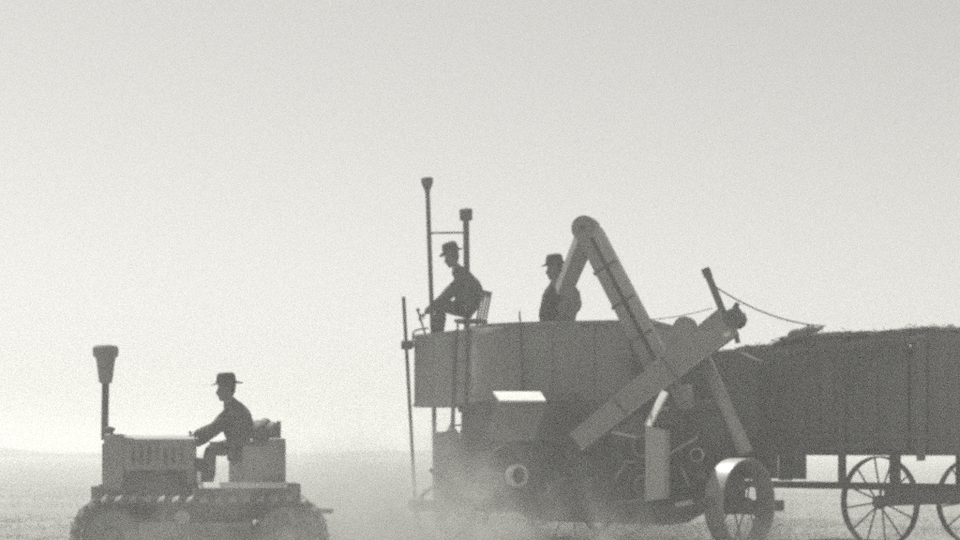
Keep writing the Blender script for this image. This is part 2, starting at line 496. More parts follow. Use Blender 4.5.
    prof = [(0.148, -0.004), (0.150, 0.003), (0.120, 0.006), (0.101, 0.010), (0.099, 0.040), (0.095, 0.085), (0.086, 0.118), (0.066, 0.132), (0.035, 0.118), (0.004, 0.112)]
    k0 = 0
    prof2 = [(0.094, 0.000), (0.120, -0.003)] + prof
    for r, z in prof2:
        for j in range(n):
            a = 2 * math.pi * j / n; cy, sx_ = math.cos(a), math.sin(a)
            zz = z * (crown if z > 0.02 else 1.0); rr = r * (brim if r > 0.105 else 1.0)
            if r > 0.105: zz += 0.022 * sx_ * sx_ * (r - 0.10) / 0.05 - 0.010 * max(0, cy) * (r - 0.10) / 0.05
            h.v.append(hc + (hf * (cy * rr * 1.08) + hs * (sx_ * rr * 0.92) + hu * zz) * k)
    for i in range(len(prof2) - 1):
        for j in range(n):
            j2 = (j + 1) % n; h.f.append([i * n + j, i * n + j2, (i + 1) * n + j2, (i + 1) * n + j]); h.m.append(0)
    e = (len(prof2) - 1) * n; h.f.append([e + j for j in range(n)]); h.m.append(0)
    ht = part('hat', h, 'hat', root, smooth=True)
    b = MB()
    for z in (0.012, 0.036):
        for j in range(n):
            a = 2 * math.pi * j / n
            b.v.append(hc + (hf * (math.cos(a) * 0.1035 * 1.08) + hs * (math.sin(a) * 0.1035 * 0.92) + hu * z) * k)
    for j in range(n):
        j2 = (j + 1) % n; b.f.append([j, j2, n + j2, n + j]); b.m.append(0)
    part('hat_band', b, 'hair', ht, smooth=True)
    # collar and belt over the shirt
    ax_n = (J['head'] - nk).normalized()
    part('collar', MB().lathe(nk - ax_n * 0.035, ax_n, [(0.075, -0.03), (0.092, -0.01), (0.078, 0.035), (0.068, 0.03)], 16, closed=True), top, root, smooth=True)
    return root

# ================================================================== COMBINE HARVESTER
AC = R(18)
U = Vector((math.cos(AC), -math.sin(AC), 0)); V = Vector((math.sin(AC), math.cos(AC), 0)); Zv = Vector((0, 0, 1))
OC = Vector((0, 25, 0))
def L(u, v, z): return OC + U * u + V * v + Zv * z
def C(px, py, v):
    """point of the vertical plane v metres behind the machine's near side that stands behind a pixel"""
    tx = (px - 480.0) / F
    Y = (25 * math.cos(AC) + v) / (tx * math.sin(AC) + math.cos(AC))
    return P(px, py, Y)
def uz(px, py, v):
    p = C(px, py, v) - OC; return p.dot(U), p.z
AX = (U, V, Zv)

combine = thing('combine_harvester', L(1.2, 0.9, 0), 'large grey tow-behind combine harvester with open grain tank, tall elevators and spoked steel wheels', 'combine')

def panel(name, poly, v0, v1, m, parent=combine, bevel=0.008):
    """poly in pixels on plane v0, pushed back to v1"""
    return part(name, MB().prism([C(x, y, v0) for x, y in poly], V * (v1 - v0)), m, parent, bevel=bevel)

# --- separator body: a timber frame with sheet panels between posts
bz0, bz1 = 0.52, 1.78
ub0, ub1 = -0.35, 3.0
body = part('separator_body', MB().box(L((ub0 + ub1) / 2, 1.15, (bz0 + bz1) / 2), (ub1 - ub0, 1.5, bz1 - bz0), AX), 'body', combine, bevel=0.015)
npan = 7
for i in range(npan):
    a = ub0 + (ub1 - ub0) * i / npan; b = ub0 + (ub1 - ub0) * (i + 1) / npan
    part('side_sheet', MB().box(L((a + b) / 2, 0.385, 1.12), (b - a - 0.07, 0.03, 1.02), AX), ('body', 'tank', 'wood', 'body', 'trough', 'body', 'wood')[i], body, bevel=0.006)
    part('side_post', MB().box(L(a + 0.02, 0.365, 1.15), (0.06, 0.07, 1.26), AX), 'iron', body, bevel=0.006)
for z in (0.60, 1.70):
    part('side_rail', MB().box(L((ub0 + ub1) / 2, 0.345, z), (ub1 - ub0 + 0.1, 0.06, 0.09), AX), 'iron', body, bevel=0.006)
part('straw_hood', MB().prism([L(1.9, 0.75, 1.70), L(3.35, 0.75, 1.30), L(3.35, 0.75, 2.28), L(3.1, 0.75, 2.40), L(1.9, 0.75, 2.46)], V * 1.1), 'body', combine, bevel=0.015)
part('grain_pan', MB().prism([L(0.15, 0.62, 0.53), L(0.45, 0.62, 0.27), L(2.3, 0.62, 0.24), L(2.75, 0.62, 0.53)], V * 1.1), 'body', combine, bevel=0.01)
# main sills and axle
for v in (0.45, 1.85):
    part('frame_sill', MB().box(L(1.2, v, 0.46), (4.6, 0.10, 0.14), AX), 'wood', combine, bevel=0.01)
part('axle', MB().tube([L(1.15, -0.45, 0.52), L(1.15, 2.6, 0.52)], 0.045, 10), 'iron', combine)

# --- grain tank: bent sheet with a wide round front corner, open on top
def tank_plan(n=16):
    pts = []
    u1 = 2.15; r = 0.16
    for i in range(7):
        a = R(90) * i / 6; pts.append((u1 - r + r * math.cos(a) , r - r * math.sin(a)))
    for i in range(1, 7): pts.append((1.99 + (0.85 - 1.99) * i / 7, 0.0))
    for i in range(n + 1):
        a = R(90) * i / n; pts.append((0.85 - 1.24 * math.sin(a), 1.0 - 1.0 * math.cos(a)))
    for i in range(1, 5): pts.append((-0.39, 1.0 + 1.0 * i / 4))
    for i in range(1, 9): pts.append((-0.39 + 2.54 * i / 8, 2.0))
    for i in range(1, 8): pts.append((2.15, 2.0 - (2.0 - r) * i / 8))
    return pts
TZ0, TZ1 = 1.80, 2.757
plan = tank_plan()
def tank_wall():
    mb = MB(); n = len(plan); nz = 8
    def ring(z, ins, disp):
        k = len(mb.v)
        cu, cv = 0.9, 1.0
        for u, v in plan:
            q = Vector((u - cu, v - cv, 0)); q = q * (1 - ins / max(q.length, 0.1))
            p = L(cu + q.x, cv + q.y, z)
            if disp: p += (p - L(cu, cv, z)).normalized() * (0.020 * noise.noise(p * 1.7) + 0.010 * noise.noise(p * 5))
            mb.v.append(p)
        return k
    ks = [ring(1.5, 0.5, False)] + [ring(TZ0 + (TZ1 - TZ0) * i / nz, 0, True) for i in range(nz + 1)] + [ring(TZ1, 0.03, False), ring(TZ0 + 0.1, 0.03, False), ring(1.56, 0.5, False)]
    for a, b in zip(ks, ks[1:]):
        for j in range(n):
            j2 = (j + 1) % n; mb.f.append([a + j, a + j2, b + j2, b + j]); mb.m.append(0)
    mb.f.append([ks[0] + j for j in range(n)]); mb.m.append(0)
    mb.f.append([ks[-1] + j for j in range(n)]); mb.m.append(0)
    return mb
tank = part('grain_tank', tank_wall(), 'tank', combine, smooth=True)
def band(z, t, h, m='tank', name='tank_band'):
    mb = MB(); n = len(plan)
    for dz, d in ((-h / 2, 0.0), (-h / 2, t), (h / 2, t), (h / 2, 0.0)):
        for u, v in plan:
            q = Vector((u - 0.9, v - 1.0, 0)); q = q * (1 + (d + 0.012) / max(q.length, 0.1)); mb.v.append(L(0.9 + q.x, 1.0 + q.y, z + dz))
    for i in range(4):
        i2 = (i + 1) % 4
        for j in range(n):
            j2 = (j + 1) % n; mb.f.append([i * n + j, i * n + j2, i2 * n + j2, i2 * n + j]); mb.m.append(0)
    return part(name, mb, m, tank)
band(TZ1 - 0.015, 0.025, 0.045, 'tank', 'tank_rim')
band(TZ0 + 0.02, 0.02, 0.05)
for u, v in ((1.99, 0), (1.45, 0), (0.92, 0)):
    p = L(u, v - 0.016, (TZ0 + TZ1) / 2)
    part('tank_seam', MB().box(p, (0.05, 0.02, TZ1 - TZ0 - 0.08), AX), 'tank', tank)
# pipe standing against the tank side
part('vent_pipe', MB().tube([C(519.5, 311, -0.02), C(521, 340, -0.06), C(523, 392, -0.06)], [0.010, 0.018, 0.024], 8), 'pipe', combine)

# --- operator's platform in front of the tank
pA_ = L(-0.40, 0.98, 0); pB_ = P(415, 448, 27.55); pB_.z = 0
pd_ = (pB_ - pA_).normalized(); pn_ = Vector((-pd_.y, pd_.x, 0))
if pn_.x < 0: pn_ = -pn_
PX = (pd_, pn_, Zv); plen = (pB_ - pA_).length; pwid = 1.0
PZ0, PZ1 = 1.76, 2.757; ym = (PZ0 + PZ1) / 2
def PL(a_, b_, z_): return pA_ + pd_ * a_ + pn_ * b_ + Zv * z_
plat = part('operator_platform', MB().box(PL(plen / 2 + 0.02, pwid / 2, 2.32), (plen - 0.06, pwid - 0.06, 0.05), PX), 'wood', combine)
for i in range(3):
    w3 = plen / 3
    part('platform_panel', MB().box(PL((i + 0.5) * w3, 0.004 * (i % 2), ym), (w3 - 0.008, 0.025, PZ1 - PZ0), PX), 'tank', plat, bevel=0.004)
part('platform_panel', MB().box(PL(plen + 0.015, pwid / 2, ym), (0.025, pwid, PZ1 - PZ0), PX), 'tank', plat, bevel=0.006)
part('platform_panel', MB().box(PL(plen / 2 + 0.2, pwid, ym), (plen - 0.4, 0.025, PZ1 - PZ0), PX), 'tank', plat, bevel=0.006)
for z_ in (PZ1 - 0.02, PZ0 + 0.03):
    part('panel_strip', MB().box(PL(plen / 2, -0.022, z_), (plen, 0.02, 0.04), PX), 'tank', plat)
# bent rail over the front panel
part('hand_rail', MB().tube([C(413, 346, 2.2), C(413, 333, 2.2), C(416, 330, 2.2), C(428, 328, 2.1)], 0.014, 8), 'pipe', plat)
for x, y1, v in ((435, 445, 1.95), (472, 470, 1.15)):
    part('platform_leg', MB().tube([C(x - 1, 400, v), C(x, y1 + 60, v)], 0.032 if x < 450 else 0.05, 8), 'pipe', plat)
# ladder up to the platform, seen edge-on as a dark upright
lad = part('ladder', MB().bar(C(456, 330, 0.9), C(450, 500, 0.75), 0.035, 0.05), 'wood', combine)
part('ladder_rail', MB().bar(C(468, 328, 0.92), C(464, 500, 0.77), 0.035, 0.05), 'wood', lad)
for i in range(8):
    t = (i + 0.5) / 8
    part('rung', MB().tube([C(456 - 6 * t, 330 + 170 * t, 0.9 - 0.15 * t), C(468 - 4 * t, 328 + 172 * t, 0.92 - 0.15 * t)], 0.014, 6), 'wood', lad)

# --- tall stacks with caps and the crossbar between them
s1 = part('intake_stack', MB().tube([C(427.5, 190, 2.15), C(433, 345, 2.15)], 0.031, 10), 'pipe', combine)
part('stack_cap', MB().lathe(C(427.5, 193, 2.15), (-0.03, 0, 1), [(0.028, 0), (0.045, 0.05), (0.078, 0.13), (0.086, 0.20), (0.05, 0.215)], 16), 'iron', s1, smooth=True)
s2 = part('exhaust_stack', MB().tube([C(466, 217, 2.15), C(467.5, 345, 2.15)], 0.042, 10), 'pipe', combine)
part('stack_cap', MB().lathe(C(466, 221, 2.15), (0, 0, 1), [(0.05, 0), (0.085, 0.012), (0.092, 0.15), (0.075, 0.165), (0.03, 0.175)], 16), 'iron', s2)
part('stack_crossbar', MB().tube([C(430, 233, 2.15), C(466, 232.5, 2.15)], 0.014, 8), 'pipe', combine)

# --- lone slanting pole at the very front with its clamp
pole = part('front_pole', MB().tube([C(403.5, 297, 2.1), C(408, 375, 2.1), C(414.5, 490, 2.1), C(415.5, 530, 2.1)], 0.026, 8), 'pipe', combine)
part('pole_clamp', MB().box(C(407, 345, 2.1), (0.14, 0.10, 0.12), AX), 'iron', pole, bevel=0.01)
part('clamp_rod', MB().bar(C(408, 345, 2.1), C(424, 347, 2.18), 0.03, 0.03), 'iron', pole)

# --- operator's seat: slatted chair
seat_c = C(471, 320, 2.42)
chair = part('operator_seat', MB().box(seat_c + Vector((0, 0, -0.02)), (0.36, 0.40, 0.05), AX), 'wood', combine, bevel=0.01)
for dv in (-0.19, -0.065, 0.065, 0.19):
    b = seat_c + U * 0.15 + V * dv
    part('chair_slat', MB().bar(b, b + Vector((0.03, 0, 0.40)) + U * 0.05, 0.05, 0.02), 'wood', chair)
bb = seat_c + U * 0.195
part('chair_rail', MB().bar(bb - V * 0.22 + Zv * 0.36, bb + V * 0.22 + Zv * 0.36, 0.03, 0.06), 'wood', chair)
for du in (-0.14, 0.14):
    for dv in (-0.16, 0.16):
        q = seat_c + U * du + V * dv
        part('chair_leg', MB().bar(q, Vector((q.x, q.y, 2.33)), 0.03, 0.03), 'wood', chair)
lev = part('control_lever', MB().tube([C(430, 350, 2.3), C(420, 317, 2.3), C(418, 311, 2.3)], 0.014, 8), 'pipe', combine)
part('lever_knob', MB().ell(C(418, 310, 2.3), AX, (0.026, 0.026, 0.03)), 'iron', lev, smooth=True)

# --- engine and gearbox low at the front
eng = part('engine', MB().box(L(-0.28, 0.85, 0.98), (0.75, 0.8, 0.72), AX), 'iron', combine, bevel=0.02)
for i in range(4):
    part('cylinder_head', MB().lathe(L(-0.55 + 0.19 * i, 0.52, 1.33), (0, 0, 1), [(0.075, 0), (0.075, 0.10), (0.05, 0.12), (0.02, 0.18)], 12), 'iron', eng)
part('flywheel', MB().lathe(L(-0.35, 0.40, 0.88), -V, [(0.04, -0.02), (0.06, 0.0), (0.26, 0.0), (0.28, 0.01), (0.28, 0.08), (0.25, 0.08), (0.24, 0.03), (0.06, 0.03), (0.05, 0.09)], 32), 'iron', eng)
part('radiator', MB().box(L(-0.72, 0.85, 1.02), (0.10, 0.72, 0.78), AX), 'iron', eng, bevel=0.015)

# --- cleaning-fan housing with the bright sloping lid
hv0, hv1 = -1.0, 0.33
binm = MB()
top = [C(500, 403, hv0), C(546, 403, hv0)]
q = MB()
a = [C(484, 441, hv0), C(534, 441, hv0), C(546, 404, hv0), C(497, 404, hv0)]
q.prism(a, V * (hv1 - hv0))
fan = part('fan_housing', q, 'tank', combine, bevel=0.01)
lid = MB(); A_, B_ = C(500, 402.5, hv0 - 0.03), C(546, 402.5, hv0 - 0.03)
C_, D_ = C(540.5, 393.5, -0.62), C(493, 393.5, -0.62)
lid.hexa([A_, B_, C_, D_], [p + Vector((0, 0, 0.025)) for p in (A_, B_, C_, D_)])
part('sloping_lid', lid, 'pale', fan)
# lower drum shaped body under it
part('fan_drum', MB().lathe(C(512, 472, -0.30), V, [(0.05, -0.01), (0.34, 0.0), (0.36, 0.02), (0.36, 0.60), (0.34, 0.62)], 32), 'body', combine)
axp = Vector((-math.sin(R(34)), math.cos(R(34)), 0))
pc = C(517, 475.5, -0.95)
pul = part('belt_pulley', MB().lathe(pc, axp, [(0.13, -0.05), (0.138, -0.04), (0.138, 0.05), (0.118, 0.05), (0.098, -0.03), (0.098, -0.05)], 36, closed=True), 'pale', combine, smooth=False)
part('pulley_hub', MB().lathe(pc, axp, [(0.025, -0.05), (0.035, -0.04), (0.035, 0.08)], 14), 'iron', pul)
part('pulley_web', MB().lathe(pc + axp * 0.02, axp, [(0.03, 0.0), (0.104, 0.0), (0.104, 0.012), (0.03, 0.012)], 30, closed=True), 'body', pul)
part('drive_shaft', MB().tube([pc, pc + axp * 0.9], 0.02, 8), 'iron', combine)
part('drive_belt', MB().bar(C(548, 417, -0.46), C(580, 434, -0.40), 0.05, 0.10), 'hair', combine)
big = C(560, 470, 0.18)
pw = part('flat_belt_wheel', MB().lathe(big, V, [(0.24, -0.06), (0.25, -0.05), (0.25, 0.05), (0.22, 0.05), (0.22, -0.06)], 36, closed=True), 'iron', combine)
for i in range(6):
    a = math.pi * i / 3
    part('spoke', MB().bar(big, big + (U * math.cos(a) + Zv * math.sin(a)) * 0.23, 0.04, 0.03), 'iron', pw)
part('drive_belt', MB().bar(C(520, 464, 0.05), C(558, 450, 0.12), 0.06, 0.012), 'hair', combine)
part('drive_belt', MB().bar(C(520, 487, 0.05), C(558, 490, 0.12), 0.06, 0.012), 'hair', combine)
# low crank shakers and rods along the side
for x0, y0, x1, y1 in ((585, 470, 640, 440), (590, 488, 645, 470), (600, 452, 612, 498), (668, 430, 700, 492), (672, 470, 706, 440), (430, 470, 480, 495)):
    part('shaker_rod', MB().bar(C(x0, y0, 0.12), C(x1, y1, 0.12), 0.035, 0.05), 'iron', combine)
for x, y, r in ((612, 476, 0.15), (690, 462, 0.19), (632, 452, 0.10)):
    c = C(x, y, 0.15)
    s_ = part('chain_sprocket', MB().lathe(c, V, [(r * 0.3, -0.03), (r * 0.35, -0.02), (r * 0.9, -0.015), (r, -0.02), (r, 0.03), (r * 0.3, 0.03)], 24), 'iron', combine)

rnd = random.Random(5); M['chute'] = mat('chute_sheet', 0.36, 0.2, 3.0, 0.55, 0.1, streak=0.5)
for i in range(28):
    x = rnd.uniform(540, 708); y = rnd.uniform(438, 502); kk = i % 4
    m_ = ('chute', 'sheet', 'pale', 'trough')[rnd.randrange(4)]
    if kk == 0:
        r = rnd.uniform(0.06, 0.14); c = C(x, y, -0.05)
        pl_ = part('small_pulley', MB().lathe(c, V, [(r * 0.85, -0.04), (r, -0.03), (r, 0.03), (r * 0.85, 0.04)], 22, closed=True), m_, combine)
        for k in range(4):
            a = math.pi * k / 2 + i; part('spoke', MB().bar(c, c + (U * math.cos(a) + Zv * math.sin(a)) * r * 0.9, 0.025, 0.02), 'iron', pl_)
        part('shaft', MB().tube([c - V * 0.06, c + V * 0.3], 0.016, 8), 'iron', pl_)
    elif kk == 1:
        part('shaker_rod', MB().bar(C(x, y, 0.0), C(x + rnd.uniform(-34, 34), y + rnd.uniform(-22, 22), 0.0), 0.03, 0.035), m_, combine)
    elif kk == 2:
        part('bearing_block', MB().box(C(x, y, 0.22), (rnd.uniform(0.08, 0.18), 0.16, rnd.uniform(0.07, 0.14)), AX), m_, combine, bevel=0.012)
    else:
        x2 = x + rnd.uniform(24, 52) * rnd.choice((-1, 1)); y2 = y + rnd.uniform(-20, 20)
        for o2 in (-4, 4):
            part('drive_belt', MB().bar(C(x, y + o2, 0.16), C(x2, y2 + o2 * 0.5, 0.16), 0.05, 0.012), 'hair', combine)
for x0, y0, x1, y1 in ((548, 440, 560, 500), (628, 440, 628, 506), (682, 412, 684, 500)):
    part('side_brace', MB().bar(C(x0, y0, 0.24), C(x1, y1, 0.24), 0.06, 0.05), 'wood', combine, bevel=0.006)

# --- long grain elevator leaning back over the tank: two boxed legs under one rounded head
ev = -0.18
head_c = C(586, 229, ev + 0.16)
sdir = (C(662, 372, ev) - C(586, 232, ev)).normalized()
perp = sdir.cross(V).normalized()
elev = part('grain_elevator', MB().bar(C(582, 232, ev + 0.16), C(654, 372, ev + 0.16), 0.24, 0.135, up=perp), 'trough', combine, bevel=0.006)
part('elevator_leg', MB().bar(C(596, 229, ev + 0.16), C(668, 366, ev + 0.16), 0.24, 0.115, up=perp), 'sheet', elev, bevel=0.006)
part('elevator_web', MB().bar(C(589, 236, ev + 0.16), C(661, 371, ev + 0.16), 0.14, 0.07, up=perp), 'iron', elev)
part('elevator_head', MB().lathe(head_c, V, [(0.04, -0.13), (0.13, -0.125), (0.155, -0.12), (0.155, 0.12), (0.13, 0.125), (0.04, 0.13)], 28), 'trough', elev)
part('head_shaft', MB().tube([head_c - V * 0.24, head_c + V * 0.24], 0.022, 8), 'iron', elev)
part('elevator_boot', MB().lathe(C(661, 374, ev + 0.16), V, [(0.16, -0.13), (0.17, -0.12), (0.17, 0.12), (0.16, 0.13)], 24), 'trough', elev)
for t in (0.25, 0.5, 0.75):
    p = C(589 + 72 * t, 234 + 137 * t, ev + 0.16)
    part('elevator_strap', MB().bar(p - perp * 0.16, p + perp * 0.16, 0.255, 0.03, up=sdir), 'iron', elev)
# spout from the head down into the tank
part('grain_spout', MB().bar(C(586, 236, 0.05), C(563, 292, 0.42), 0.22, 0.22, 0.20, 0.18, up=perp), 'trough', combine, bevel=0.008)
# brackets at the tank's rear edge
br = part('elevator_bracket', MB().box(C(637, 366, -0.05), (0.13, 0.14, 0.22), AX), 'iron', combine, bevel=0.01)
part('bracket_arm', MB().bar(C(637, 372, -0.04), C(628, 328, -0.04), 0.03, 0.05), 'iron', br)

# --- second short box elevator, behind the conveyor
se = part('tailings_elevator', MB().bar(C(685, 326, -0.35), C(668, 385, -0.35), 0.22, 0.24, up=perp), 'trough', combine, bevel=0.008)
part('elevator_head', MB().lathe(C(685.5, 327, -0.35), V, [(0.06, -0.115), (0.12, -0.11), (0.125, -0.1), (0.125, 0.1), (0.12, 0.11)], 22), 'trough', se)
part('discharge_box', MB().hexa([C(672, 386, -0.45), C(668, 388, -0.45), C(680, 410, -0.45), C(692, 408, -0.45)], [C(692, 384, -0.2), C(672, 386, -0.2), C(684, 409, -0.2), C(695, 406, -0.2)]), 'sheet', se)

# --- conveyor trough slanting up to the rear
cv0, cv1 = -0.95, -0.62
pA, pB = C(578, 443, cv0), C(730, 322, cv1)
cd = (pB - pA).normalized(); cperp = cd.cross(V).normalized()
conv = part('conveyor_trough', MB().bar(pA, pB, 0.30, 0.19, 0.34, 0.32, up=cperp), 'trough', combine, bevel=0.008)
for s in (-1, 1):
    h0, h1 = 0.19 / 2 + 0.012, 0.32 / 2 + 0.012
    up_ = frame(cd, cperp)[1]
    part('trough_edge', MB().bar(pA + up_ * (s * h0) - V * 0.13, pB + up_ * (s * h1) - V * 0.15, 0.05, 0.022, up=cperp), 'sheet', conv)
for t in (0.3, 0.62):
    p = pA.lerp(pB, t); hh = 0.19 + 0.13 * t
    part('trough_strap', MB().bar(p - up_ * (hh / 2 + 0.02) - V * 0.165, p + up_ * (hh / 2 + 0.02) - V * 0.17, 0.03, 0.012, up=cd), 'iron', conv)
hd = C(735, 319, cv1)
part('conveyor_head', MB().lathe(hd, V, [(0.03, -0.19), (0.10, -0.18), (0.115, -0.17), (0.115, 0.17), (0.10, 0.18), (0.03, 0.19)], 10), 'iron', conv)
for k_, (x0, y0, x1, y1) in enumerate(((731, 314, 738, 303), (736, 312, 740, 309), (737, 322, 741, 318), (735, 330, 738, 343))):
    part('head_bracket', MB().bar(C(x0, y0, cv1 - 0.1), C(x1, y1, cv1 - 0.1), 0.05, 0.05), 'iron', conv)
part('discharge_lip', MB().bar(C(722, 338, cv1 - 0.05), C(733, 333, cv1 - 0.05), 0.28, 0.05), 'pale', conv)
# boom over the conveyor head
boom = part('boom', MB().bar(C(706, 270, cv1 - 0.05), C(727, 322, cv1 - 0.05), 0.07, 0.075), 'wood', combine, bevel=0.008)
part('boom_ferrule', MB().bar(C(705.4, 268.5, cv1 - 0.05), C(708.5, 277, cv1 - 0.05), 0.085, 0.09), 'iron', boom)
# prop that carries the conveyor
part('conveyor_prop', MB().tube([C(705, 360, -0.5), C(746, 452, -0.85)], [0.075, 0.085], 12), 'sheet', combine, smooth=True)

# --- upright return chute with its sunlit sloping hood
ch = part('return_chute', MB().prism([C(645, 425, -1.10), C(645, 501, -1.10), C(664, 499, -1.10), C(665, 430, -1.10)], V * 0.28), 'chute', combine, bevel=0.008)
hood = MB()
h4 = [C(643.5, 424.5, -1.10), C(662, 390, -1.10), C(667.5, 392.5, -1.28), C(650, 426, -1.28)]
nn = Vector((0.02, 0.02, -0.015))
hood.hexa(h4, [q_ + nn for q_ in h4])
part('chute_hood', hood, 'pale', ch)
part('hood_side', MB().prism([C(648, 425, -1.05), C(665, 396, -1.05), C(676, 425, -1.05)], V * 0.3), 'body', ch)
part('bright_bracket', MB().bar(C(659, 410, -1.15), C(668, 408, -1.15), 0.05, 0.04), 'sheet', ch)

for z_ in (445, 492):
    part('chute_bracket', MB().bar(C(656, z_, -0.85), C(648, z_, 0.36), 0.05, 0.05), 'iron', ch)

# --- rear beam to the castor wheel
part('rear_beam', MB().bar(C(636, 518, -0.25), C(712, 501, -0.55), 0.10, 0.10), 'wood', combine, bevel=0.01)
part('beam_plate', MB().bar(C(676, 505, -0.55), C(692, 502, -0.6), 0.04, 0.06), 'pale', combine)

# --- wheels
wY = 24.0
wc = P(740, 494, wY); wr = 0.545
wc.z = gz(wc.x, wc.y) + wr - 0.01
ath = R(47)
steel_wheel(combine, 'castor_wheel', wc, (-math.sin(ath), math.cos(ath), 0), wr, 0.27, 12)
ax_ = Vector((-math.sin(ath), math.cos(ath), 0))
fk = part('castor_fork', MB().bar(wc + ax_ * 0.02, wc + ax_ * 0.30, 0.05, 0.05), 'iron', combine)
part('fork_arm', MB().bar(wc + ax_ * 0.20, P(716, 450, wY + 0.5), 0.05, 0.07), 'iron', fk)
part('fork_arm', MB().bar(P(716, 446, wY + 0.5), P(708, 500, wY + 0.55), 0.07, 0.07), 'iron', fk)
mw = L(1.15, 0.02, 0.56); mw.z = gz(mw.x, mw.y) + 0.55
steel_wheel(combine, 'drive_wheel', mw, V, 0.56, 0.28, 12, 'iron', 20)
mw2 = L(1.15, 2.5, 0.56); mw2.z = gz(mw2.x, mw2.y) + 0.55
steel_wheel(combine, 'drive_wheel', mw2, V, 0.56, 0.28, 12, 'iron')
for v in (0.75, 1.5):
    fw = L(-0.75, v, 0.36); fw.z = gz(fw.x, fw.y) + 0.36
    steel_wheel(combine, 'front_truck_wheel', fw, V, 0.37, 0.16, 8, 'iron')
part('front_axle', MB().tube([L(-0.75, 0.7, 0.38), L(-0.75, 1.56, 0.38)], 0.035, 8), 'iron', combine)
part('truck_bolster', MB().box(L(-0.75, 1.12, 0.52), (0.16, 0.5, 0.2), AX), 'iron', combine, bevel=0.01)

# ropes
def rope(name, p, q, sag, r, label):
    pts = [p.lerp(q, i / 14) + Vector((0, 0, -sag * 4 * (i / 14) * (1 - i / 14))) for i in range(15)]
    o = part(name, MB().tube(pts, r, 6), 'rope', None, smooth=True)
    return tag(o, label, 'rope')

# ================================================================== BOARDED WAGON BEHIND
wa = Vector((3.02, 26.0, 0)); wd = Vector((1.5, -1.7, 0)).normalized(); wv = Vector((-wd.y, wd.x, 0))  # along, into depth
if wv.y < 0: wv = -wv
wlen = 3.35
wagon = thing('box_wagon', wa + wd * (wlen / 2) + wv * 0.9, 'tall dark box wagon with upright boards and straw on top behind the spoked wheel', 'wagon')
WX = (wd, wv, Zv)
def W(a, b, z): return wa + wd * a + wv * b + Zv * z
def wtop(a): return 2.42 + 0.05 * a
nb = 15
bw_ = wlen / nb
for i in range(nb):
    a = (i + 0.5) * bw_
    lo = 0.80 if a < 1.6 else 1.16
    lo += random.uniform(-0.02, 0.03); hi = wtop(a) + random.uniform(-0.02, 0.02)
    part('board', MB().bar(W(a + random.gauss(0, 0.008), random.uniform(-0.014, 0.010), lo), W(a + random.gauss(0, 0.008), random.uniform(-0.014, 0.010), hi), bw_ - random.uniform(0.004, 0.03), 0.03, up=wv), 'board' if a < 1.75 else 'wood', wagon)
for i in range(9):
    b = 0.02 + (i + 0.5) * 0.2
    part('board', MB().box(W(-0.01, b, 1.78), (0.035, 0.19, 1.3), WX), 'board', wagon)
    part('board', MB().box(W(wlen + 0.01, b, 1.85), (0.035, 0.19, 1.45), WX), 'board', wagon)
for i in range(10):
    a = (i + 0.5) * wlen / 10
    part('board', MB().box(W(a, 1.84, 1.82), (wlen / 10 - 0.012, 0.035, 1.38), WX), 'board', wagon)
part('wagon_floor', MB().box(W(wlen / 2, 0.92, 1.14), (wlen, 1.78, 0.06), WX), 'wood', wagon)
for z in (1.35, 2.33):
    part('rail', MB().bar(W(-0.04, -0.045, z), W(wlen + 0.04, -0.045, z + (0.16 if z > 2 else 0)), 0.04, 0.07), 'board', wagon, bevel=0.006)
for a, zm, zh in ((0.03, 1.65, 1.5), (2.16, 1.56, 1.7), (wlen - 0.03, 1.75, 1.4)):
    part('corner_post', MB().box(W(a, -0.055, zm), (0.09, 0.06, zh), WX), 'board', wagon, bevel=0.008)
part('reach_pole', MB().bar(W(-0.5, 0.9, 0.72), W(wlen + 0.1, 0.9, 0.72), 0.07, 0.09), 'wood', wagon)
for a in (2.72,):
    part('axle', MB().bar(W(a, -0.12, 0.56), W(a, 1.95, 0.56), 0.09, 0.11), 'wood', wagon)
    part('bolster', MB().bar(W(a, 0.1, 0.66), W(a, 1.75, 0.66), 0.10, 0.09), 'wood', wagon)
    for b in (0.25, 1.6): part('bolster_stake', MB().box(W(a, b, 0.9), (0.10, 0.10, 0.42), WX), 'wood', wagon)
    for b in (-0.05, 1.88):
        p = W(a, b, 0.55); p.z = gz(p.x, p.y) + 0.55
        steel_wheel(wagon, 'wheel', p, wv, 0.55, 0.10, 12, 'iron')
# straw heaped along the top
sp = []
for i in range(7000):
    a = random.uniform(0.0, wlen); b = random.uniform(-0.03, 1.8)
    hh = 0.03 + 0.08 * max(0, noise.noise(Vector((a * 1.3, b * 0.8, 2)))) + 0.05 * max(0, noise.noise(Vector((a * 4.3, b * 3, 5)))) + 0.04 * smooth01((a - 0.6) / 0.8)
    p = W(a, b, wtop(a) + 0.02 + 0.05 * noise.noise(Vector((a * 1.5, b * 0.9, 2))) + 0.07 * smooth01((a - 0.9) / 0.3) * smooth01((2.4 - a) / 0.6) + random.uniform(-0.02, 0.03))
    d = Vector((random.gauss(0, 1), random.gauss(0, 1), random.gauss(0.0, 0.10))).normalized() * random.uniform(0.10, 0.30)
    sp.append((p - d * 0.5, p + d * 0.5, 0.006))
for i in range(1500):       # wisps hanging over the side
    a = random.uniform(0.3, wlen - 0.2)
    cl = max(0.0, noise.noise(Vector((a * 2.3, 7.7, 1))) + 0.25)
    p = W(a, random.uniform(-0.10, -0.03), wtop(a) - 0.12 - random.uniform(0, 0.9) * cl)
    d = Vector((random.gauss(0, 0.6), random.gauss(0, 0.3), random.gauss(-1.0, 0.4))).normalized() * random.uniform(0.10, 0.34)
    sp.append((p - d * 0.5, p + d * 0.5, 0.006))
blades('straw_load', sp, 'darkstraw', 'loose straw heaped along the top of the boarded wagon')
